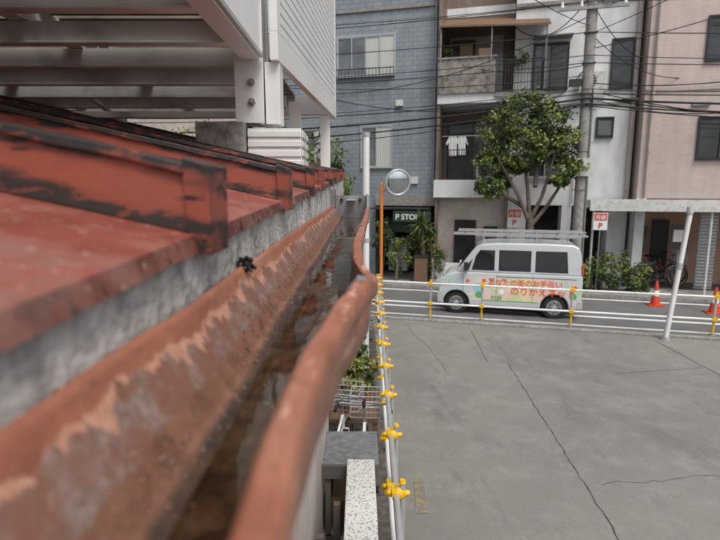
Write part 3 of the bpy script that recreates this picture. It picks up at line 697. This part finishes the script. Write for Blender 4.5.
def sign(name,u,w,z,wd,ht,txt,top=True):
    e=empty(name,MS); mb=MB(); mb.box(u,u+wd,w,w+.02,z,z+ht,m_white); mred=m_red
    mb.box(u+.02,u+wd-.02,w-.006,w-.001,z+ht*.55,z+ht-.02,mred)
    mb.cyl((u+wd/2,w+.04,0.1),(u+wd/2,w+.04,z+ht),.02,.02,m_steel,8)
    mb.obj('board',parent=e)
    text(txt,'lettering',e,(u+wd/2,w-.009,z+ht*.62),ht*.30,m_white,align='CENTER',off=.001)
    text('P','lettering_lower',e,(u+wd/2,w-.009,z+ht*.12),ht*.42,m_red,align='CENTER',off=.006)
sign('parking_sign',3.60,4.6,1.93,.42,.58,'月極'); sign('parking_sign',6.02,3.95,1.95,.38,.5,'月極')

# ---------------------------------------------------------------- utility pole and cables
mb=MB(); U,W=5.60,3.9
mb.cyl((U,W,0),(U,W,12),.17,.13,m_polec,20)
for i in range(18):
    z=2.2+i*.45; sx=1 if i%2 else -1; mb.cyl((U,W,z),(U+.28*sx,W,z),.009,.009,m_steel,6)
for z in (8.0,9.3): mb.box(U-.9,U+.9,W-.2,W-.12,z,z+.08,m_steel)
for z,du in ((8.08,-.8),(8.08,-.3),(8.08,.4),(8.08,.8)): mb.cyl((U+du,W-.16,z),(U+du,W-.16,z+.16),.05,.03,m_white,10)
mb.cyl((U+.42,W-.1,8.15),(U+.42,W-.1,9.0),.2,.2,m_steel,16)
for z in (3.1,4.2,5.6,5.75,6.6,7.4): mb.cyl((U,W,z),(U,W,z+.05),.18,.18,m_steel,16)
mb.box(U+.16,U+.42,W-.12,W+.05,5.5,5.95,m_whiteD); mb.box(U-.5,U-.16,W-.1,W+.02,6.0,6.2,m_dark)
mb.box(U-.17,U+.17,W-.24,W-.17,3.5,4.0,m_whiteD)
mb.cyl((U+.15,W-.13,0),(U+.15,W-.13,5.5),.025,.025,m_steel,8)
mb.obj('utility_pole',MS)
mb=MB()
def cable(a,b2,sag,r):
    pts=[]
    for i in range(21):
        t=i/20; p=Vector(a).lerp(Vector(b2),t); p.z-=sag*4*t*(1-t); pts.append(p)
    mb.tube(pts,r,m_black,5)
P_=(U,W-.18)
for (z,zl,zr,r,sg) in ((5.65,5.45,5.9,.030,.5),(5.78,5.7,6.0,.016,.35),(5.5,5.2,5.7,.024,.6),(5.45,5.0,5.6,.014,.7),(5.9,5.9,6.1,.012,.4),(6.6,6.9,6.4,.013,.3),(6.8,7.2,6.5,.012,.35),(7.4,7.9,7.1,.013,.3),(8.2,8.6,8.2,.012,.3),(8.2,9.0,8.6,.012,.35)):
    cable((P_[0],P_[1],z),(-14,4.1,zl),sg,r); cable((P_[0],P_[1],z),(22,4.0,zr),sg,r)
for a,b2,sg,r in (((U,W-.1,8.5),(3.4,5.6,8.4),.8,.014),((U,W,6.6),(1.2,5.5,7.4),.35,.012),((U,W,6.6),(4.0,5.6,5.6),.3,.012),((U,W,7.4),(8.2,5.0,6.3),.3,.012),((U,W,5.7),(10.4,5.0,5.4),.3,.014),((U,W,7.6),(.0,-9,7.6),.5,.010),((U,W,7.4),(12,-9,8.6),.4,.010),((U,W,5.7),(-2.4,5.45,6.2),.4,.014),((U,W,6.3),(-9,1.5,6.8),.5,.012),((U,W,6.1),(12,1.2,6.2),.4,.014),((U,W,5.9),(12,2.0,4.6),.25,.014),((U,W,8.2),(7.3,5.5,7.0),.25,.012),
    ((U,W,5.6),(3.5,5.1,5.5),.25,.016),((U,W,7.0),(13,3.0,9.0),.3,.013),((U,W,5.75),(13,3.4,5.2),.35,.018),((U,W,7.9),(-2.5,5.45,6.4),.5,.012),((U,W,9.3),(13,3.3,7.4),.3,.012)):
    cable(a,b2,sg,r)
mb.torus((U-.9,W-.2,5.45),(0,1,0),.16,.018,m_black,18,6); mb.cyl((U-.9,W-.2,5.5),(U-1.4,W-.2,5.46),.06,.06,m_black,10); mb.cyl((U+.9,W-.2,5.55),(U+1.3,W-.2,5.55),.06,.06,m_black,10)
mb.obj('overhead_cables',MS)

# ---------------------------------------------------------------- trees
mb=MB(); tu,tw=4.24,3.9
def limb(pts,rs): mb.tube([Vector(p) for p in pts],rs,m_trunk,9)
limb([(tu,tw,0),(tu-.02,tw,.8),(tu+.03,tw,1.7),(tu,tw,2.3)],[.15,.12,.105,.10])
tips=[((tu,tw,2.1),(tu-.35,tw-.1,2.9),(tu-.75,tw-.2,3.6),(tu-1.1,tw-.2,4.2)),((tu,tw,2.2),(tu-.1,tw+.1,3.1),(tu-.25,tw+.1,4.1),(tu-.4,tw,5.2)),
      ((tu,tw,2.2),(tu+.3,tw,2.9),(tu+.5,tw-.1,3.7),(tu+.7,tw,4.7)),((tu,tw,2.0),(tu+.45,tw+.1,2.6),(tu+.85,tw+.1,3.3),(tu+1.15,tw,4.0)),((tu-.2,tw,2.6),(tu-.7,tw,2.9),(tu-1.15,tw,3.1),(tu-1.3,tw,3.2)),
      ((tu+.1,tw,3.2),(tu+.15,tw+.4,3.9),(tu+.1,tw+.6,4.6),(tu,tw+.6,5.0))]
for t in tips: limb(t,[.07,.055,.04,.02])
for t in tips:
    for k in range(5):
        a=Vector(t[2]).lerp(Vector(t[3]),random.random()); mb.cyl(a,a+Vector((random.uniform(-.5,.5),random.uniform(-.4,.4),random.uniform(0,.5))),.016,.006,m_trunk,5)
lob=[(tu-.35,tw,5.4,.75,.7,.55),(tu-.95,tw-.1,4.85,.6,.6,.5),(tu+.35,tw,5.15,.6,.6,.5),(tu+.1,tw-.2,4.5,.75,.6,.5),(tu+.95,tw,4.45,.5,.5,.45),(tu-1.2,tw,4.0,.42,.5,.4),(tu-1.25,tw-.1,3.15,.42,.4,.30),(tu+1.05,tw,3.75,.40,.4,.32),(tu-.5,tw,3.85,.4,.4,.3),(tu+.35,tw+.5,4.3,.6,.5,.5),(tu+.75,tw-.1,3.4,.25,.3,.18),(tu-.9,tw,3.3,.3,.3,.2)]
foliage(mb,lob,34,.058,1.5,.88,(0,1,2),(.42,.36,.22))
mb.obj('street_tree',MS)
def bush(name,lobes,T=MS,n=22,leaf=.05,mats=(0,1,2),stems=True):
    mb=MB()
    if stems:
        for l in lobes:
            for _ in range(4): mb.cyl((l[0]+random.uniform(-.05,.05),l[1],0),(l[0]+random.uniform(-.5,.5)*l[3],l[1]+random.uniform(-.4,.4)*l[4],l[2]),.018,.008,m_trunk,5)
    foliage(mb,lobes,n,leaf,1.3,.85,mats,(.35,.4,.25)); mb.obj(name,T)
bush('hedge',[(6.1,4.1,.6,.4,.35,.55),(6.7,4.1,.75,.45,.35,.65),(7.3,4.15,.55,.35,.35,.5)],n=34)
bush('shrub',[(.2,4.5,.9,.4,.4,.7),(.8,4.7,1.3,.4,.4,.8),(1.35,4.5,.7,.35,.35,.6)],n=26)
bush('shrub',[(-.5,4.9,1.6,.4,.35,.6)],n=24,mats=(1,2,2))
def yucca(name,u,w,z,n,L):
    mb=MB(); mb.tube([(u,w,0),(u+.05,w,z*.5),(u,w,z)],[.06,.05,.04],m_trunk,8)
    for i in range(n):
        az=random.uniform(0,6.28); el=random.uniform(-.2,1.4); d=Vector((math.cos(az)*math.cos(el),math.sin(az)*math.cos(el),math.sin(el)))
        s_=d.cross(Vector((0,0,1))).normalized()*.025; l=L*random.uniform(.7,1.1); a=Vector((u,w,z)); m_=a+d*l*.55+Vector((0,0,.02)); t=a+d*l+Vector((0,0,-l*.22*math.cos(el)))
        mb.add([a-s_*.6,a+s_*.6,m_+s_,m_-s_,t],[(0,1,2,3),(3,2,4)],m_leaf[random.choice((0,1,1,2))])
    mb.obj(name,MS)
yucca('yucca_plant',.95,4.3,1.9,60,.72); yucca('yucca_plant',1.2,4.5,1.5,50,.6); yucca('yucca_plant',.1,4.2,1.1,40,.55)
mb=MB(); mb.box(.75,1.15,4.0,4.35,.1,.95,m_brownA); mb.box(.72,1.18,3.97,4.38,.95,1.0,m_dark); mb.obj('wooden_planter_box',MS,bevel=.01)
mb=MB(); mb.box(1.3,2.2,4.4,4.45,.1,.75,m_white); mb.box(1.27,1.33,4.37,4.48,.1,.85,m_white); mb.box(2.17,2.23,4.37,4.48,.1,.85,m_white); mb.obj('white_low_fence',MS)
mb=MB()
for (u,w,h) in ((-2.6,4.3,5.2),(-4.4,4.5,5.6),(-7,4,6.0)):
    mb.tube([(u,w,0),(u+.1,w,h*.4),(u,w,h*.8)],[.14,.11,.05],m_trunk,8)
    foliage(mb,[(u,w,h*.78,1.0,.8,.8),(u-.6,w,h*.62,.8,.7,.7),(u+.5,w,h*.6,.6,.7,.7),(u,w,h*.42,.8,.6,.6)],34,.075,1.2,.85,(0,1,2),(.3,.4,.3))
mb.obj('background_trees',MS)

bicycle('bicycle',MS@Matrix.Translation((7.75,5.3,.11))@Matrix.Rotation(rad(12),4,'Z'),mb_blk); bicycle('bicycle',MS@Matrix.Translation((8.05,5.7,.11))@Matrix.Rotation(rad(25),4,'Z'),mb_red)
bicycle('bicycle',MS@Matrix.Translation((7.8,6.2,.11))@Matrix.Rotation(rad(-10),4,'Z'),mb_blk)
mb=MB(); mb.box(8.25,8.75,4.6,4.63,1.35,2.1,m_dark); mb.cyl((8.5,4.65,.1),(8.5,4.65,1.4),.02,.02,m_steel,8); mb.cyl((8.5,4.65,.1),(8.5,4.65,.14),.18,.16,m_steel,14); mb.box(8.32,8.68,4.59,4.598,1.6,1.95,m_glassC); mb.obj('notice_board',MS)

# ---------------------------------------------------------------- van
VT=MS@Matrix.Translation((1.93,.62,.0))
van=empty('delivery_van',VT)
m_vs=M('van_silver_paint',(.56,.58,.60),.28,metal=.25,grime=.06,gscale=2)
mv,nt,b=newmat('van_livery_wrap'); v=coordvec(nt); tc=nt.nodes.new('ShaderNodeTexCoord'); sp=nt.nodes.new('ShaderNodeSeparateXYZ'); nt.links.new(tc.outputs['Object'],sp.inputs[0])
xx=mathn(nt,'DIVIDE',sp.outputs[0],3.4)
r=nt.nodes.new('ShaderNodeValToRGB'); cr=r.color_ramp
cols=[(0,(.50,.56,.60)),(.18,(.46,.55,.60)),(.28,(.70,.62,.55)),(.45,(.76,.56,.48)),(.62,(.76,.64,.42)),(.78,(.74,.52,.50)),(1,(.55,.62,.62))]
cr.elements[0].position=0; cr.elements[0].color=lin(cols[0][1]); cr.elements[1].position=1; cr.elements[1].color=lin(cols[-1][1])
for p,c in cols[1:-1]: el=cr.elements.new(p); el.color=lin(c)
nt.links.new(xx,r.inputs['Fac'])
nz=ramp(nt,noise(nt,v,2.4,2),.52,.58); c1=mix(nt,mathn(nt,'MULTIPLY',nz,.5),r.outputs['Color'],(.35,.60,.33,1))
nz2=ramp(nt,noise(nt,coordvec(nt,'Object',(1,1,1.6)),3.3,2),.60,.64); c1=mix(nt,mathn(nt,'MULTIPLY',nz2,.6),c1,(.80,.76,.55,1))
zf=ramp(nt,sp.outputs[2],.96,.98); zf2=ramp(nt,sp.outputs[2],.36,.38)
c1=mix(nt,zf,c1,(.56,.58,.60,1)); c1=mix(nt,zf2,(.50,.52,.54,1),c1)
nt.links.new(c1,b.inputs['Base Color']); b.inputs['Roughness'].default_value=.3
m_wrap=mv; m_vg=GL('van_glass',(.02,.024,.026),.04)
FX,RX=.44,2.80; R=.33; Wd=1.475; belt=1.08
def arch(cx,r=R,z0=.28):
    pts=[]
    for i in range(13):
        t=math.pi-math.pi*i/12; pts.append((cx+r*math.cos(t),z0+r*math.sin(t)))
    return pts
low=[(.03,.34),(.06,.24)]+[(max(FX-R,.08),.24)]+arch(FX)[1:]+[(FX+R,.24)]+[(RX-R,.24)]+arch(RX)[1:]+[(RX+R,.24),(3.36,.26),(3.41,.40),(3.42,.75),(3.41,belt),(.44,belt),(.20,1.0),(.06,.90),(.0,.72),(.0,.45)]
mb=MB(); mb.prism(low,0,Wd,m_wrap)
mb.obj('lower_body',parent=van,bevel=.035)
up=[(.42,belt-.002),(.62,1.36),(.80,1.61),(.90,1.72),(1.02,1.785),(1.4,1.82),(2.6,1.83),(3.18,1.81),(3.30,1.75),(3.36,1.6),(3.41,belt-.002)]
def tum(z): return .006+max(0,(z-belt))*.13
mb=MB(); n=len(up)
vs=[(x,tum(z),z) for x,z in up]+[(x,Wd-tum(z),z) for x,z in up]
mb.add(vs,[tuple(range(n-1,-1,-1)),tuple(range(n,2*n))]+[(i,(i+1)%n,n+(i+1)%n,n+i) for i in range(n)],m_vs)
mb.obj('upper_body',parent=van,bevel=.03)
mb=MB()
def side_glass(poly,mat,out=.006):
    for side in (0,1):
        if side==0: vs=[(x,tum(z)-out,z) for x,z in poly]; f=tuple(range(len(poly)))
        else: vs=[(x,Wd-tum(z)+out,z) for x,z in poly]; f=tuple(reversed(range(len(poly))))
        mb.add(vs,[f],mat)
for pl in ([(.80,1.14),(1.36,1.14),(1.36,1.64),(1.00,1.64),(.90,1.50)],[(.60,1.14),(.74,1.14),(.82,1.42)],[(1.46,1.14),(2.22,1.14),(2.22,1.65),(1.46,1.65)],[(2.32,1.14),(3.08,1.14),(3.04,1.65),(2.32,1.65)]):
    side_glass(pl,m_black,.004)
    cx=sum(p[0] for p in pl)/len(pl);cz=sum(p[1] for p in pl)/len(pl)
    side_glass([(cx+(x-cx)*.94,cz+(z-cz)*.92) for x,z in pl],m_vg,.008)
mb.add([(.455,.1,1.15),(.455,Wd-.1,1.15),(.855,Wd-.19,1.69),(.855,.19,1.69)],[(0,3,2,1)],m_vg)
mb.add([(3.412,.12,1.2),(3.412,Wd-.12,1.2),(3.365,Wd-.18,1.62),(3.365,.18,1.62)],[(0,1,2,3)],m_vg)
mb.obj('windows',parent=van)
mb=MB()
for cx in (FX,RX):
    for y0,y1,yo in ((.02,.19,.02),(Wd-.19,Wd-.02,Wd-.02)):
        sgn=-1 if y0<.5 else 1
        mb.cyl((cx,y0,.275),(cx,y1,.275),.272,.272,m_black,32); 
        f=yo+sgn*.006
        mb.cyl((cx,yo,.275),(cx,f,.275),.185,.18,m_steel,28); mb.cyl((cx,f,.275),(cx,f+sgn*.012,.275),.055,.045,m_alu,16)
        for k in range(8):
            t=k*math.pi/4; mb.cyl((cx+.12*math.cos(t),f,.275+.12*math.sin(t)),(cx+.12*math.cos(t),f+sgn*.002,.275+.12*math.sin(t)),.022,.022,m_dark,10)
    mb.cyl((cx,.10,.28),(cx,Wd-.1,.28),.318,.318,m_black,28)
mb.obj('wheels',parent=van)
mb=MB()
for x in (.60,1.42,2.28): mb.box(x-.004,x+.004,-.002,.0,.36,belt-.03,m_dark)
mb.box(1.42,3.28,-.003,0,.985,1.0,m_dark)
for x in (1.25,1.55): mb.box(x,x+.12,-.022,-.002,.93,.965,m_alu)
mb.box(.02,.26,-.008,.2,.78,.90,m_glassC); mb.box(.02,.08,-.01,.2,.71,.76,m_orange)
mb.box(3.385,3.425,-.003,.10,1.12,1.36,m_red); mb.box(3.32,3.44,-.01,Wd+.01,.28,.46,m_vs)
mb.box(-.03,.12,-.008,Wd+.008,.28,.55,m_vs); mb.box(-.034,-.03,.35,1.1,.36,.50,m_dark)
mb.box(.62,.72,-.17,-.03,1.14,1.34,m_dark); mb.box(.63,.74,-.05,.02,1.16,1.2,m_dark)
mb.box(.78,2.46,.004,.08,.20,.239,m_dark)
mb.obj('trim',parent=van,bevel=.004)
mb=MB()
for y in (.3,Wd-.3):
    mb.cyl((.85,y,1.97),(3.35,y,1.97),.018,.018,m_alu,8)
for x in (1.05,1.7,2.4,3.05):
    for y in (.3,Wd-.3): mb.cyl((x,y,1.80),(x,y,1.97),.014,.014,m_alu,8)
    mb.cyl((x,.12,1.98),(x,Wd-.12,1.98),.016,.016,m_alu,8)
for y in (.22,.58): 
    mb.box(.30,3.5,y,y+.028,2.0,2.04,m_alu); mb.box(.42,3.42,y+.03,y+.055,2.085,2.125,m_alu)
for i in range(11): 
    x=.4+i*.3; mb.cyl((x,.24,2.02),(x,.60,2.02),.015,.015,m_alu,8); mb.cyl((x+.05,.25,2.105),(x+.05,.62,2.105),.013,.013,m_alu,8)
for x in (.6,1.7,2.8,3.3): mb.box(x-.012,x+.012,.235,.25,2.04,2.085,m_dark)
mb.obj('roof_rack_and_ladder',parent=van)
m_to=M('livery_orange',(.80,.13,.03),.4,grime=0); m_tg=M('livery_green',(.10,.42,.12),.4,grime=0); m_tb=M('livery_lightblue',(.30,.55,.75),.4,grime=0); m_tw=M('livery_white',(.85,.85,.82),.4,grime=0)
text('あなたの街のお手伝い','livery_text_top',van,(1.22,-.006,.79),.175,m_to,off=.001)
text('のりかえネット','livery_text_mid',van,(1.75,-.006,.57),.22,m_to,off=.003)
text('0120','livery_text_low',van,(1.30,-.006,.42),.13,m_tg,off=.003)
mb=MB()
for x,z,r,mt in ((.98,.70,.12,m_tb),(1.0,.52,.085,m_tg),(1.12,.88,.05,m_to),(1.55,.62,.07,m_tw),(3.22,.58,.08,m_tg),(3.25,.78,.06,m_to),(.72,.86,.045,m_to)):
    vs=[(x+r*math.cos(2*math.pi*i/20),-.004-.0004*len(mb.f),z+r*math.sin(2*math.pi*i/20)) for i in range(20)]; mb.add(vs,[tuple(range(20))],mt)
mb.box(1.1,2.42,-.005,-.001,.375,.395,m_tg)
mb.obj('livery_dots',parent=van)

# ---------------------------------------------------------------- light, world, camera
EL=rad(58); az=rad(155)
w=bpy.data.worlds.new('World'); sc.world=w; w.use_nodes=True; nt=w.node_tree
bg=nt.nodes['Background']; sky=nt.nodes.new('ShaderNodeTexSky'); sky.sky_type='NISHITA'; sky.sun_disc=False
sky.sun_elevation=EL; sky.sun_rotation=az; sky.air_density=1.0; sky.dust_density=5.0; sky.ozone_density=1.0
hs=nt.nodes.new('ShaderNodeHueSaturation'); hs.inputs['Saturation'].default_value=.3
nt.links.new(sky.outputs[0],hs.inputs['Color']); nt.links.new(hs.outputs[0],bg.inputs['Color']); bg.inputs['Strength'].default_value=.15
L=bpy.data.lights.new('sun','SUN'); L.energy=1.5; L.angle=rad(20); L.color=(1,.96,.9)
lo=bpy.data.objects.new('sun',L); sc.collection.objects.link(lo)
dv=Vector((math.sin(az)*math.cos(EL),math.cos(az)*math.cos(EL),math.sin(EL)))
lo.rotation_euler=dv.to_track_quat('Z','Y').to_euler()
cam=bpy.data.cameras.new('camera'); co=bpy.data.objects.new('camera',cam); sc.collection.objects.link(co); sc.camera=co
co.location=(0,0,H); co.rotation_euler=(rad(90-9.1),0,0); cam.lens=26; cam.sensor_width=36; cam.clip_start=.01; cam.clip_end=1000
cam.dof.use_dof=True; cam.dof.focus_distance=1.5; cam.dof.aperture_fstop=6.5
sc.view_settings.view_transform='Standard'; sc.view_settings.look='None'; sc.view_settings.exposure=0
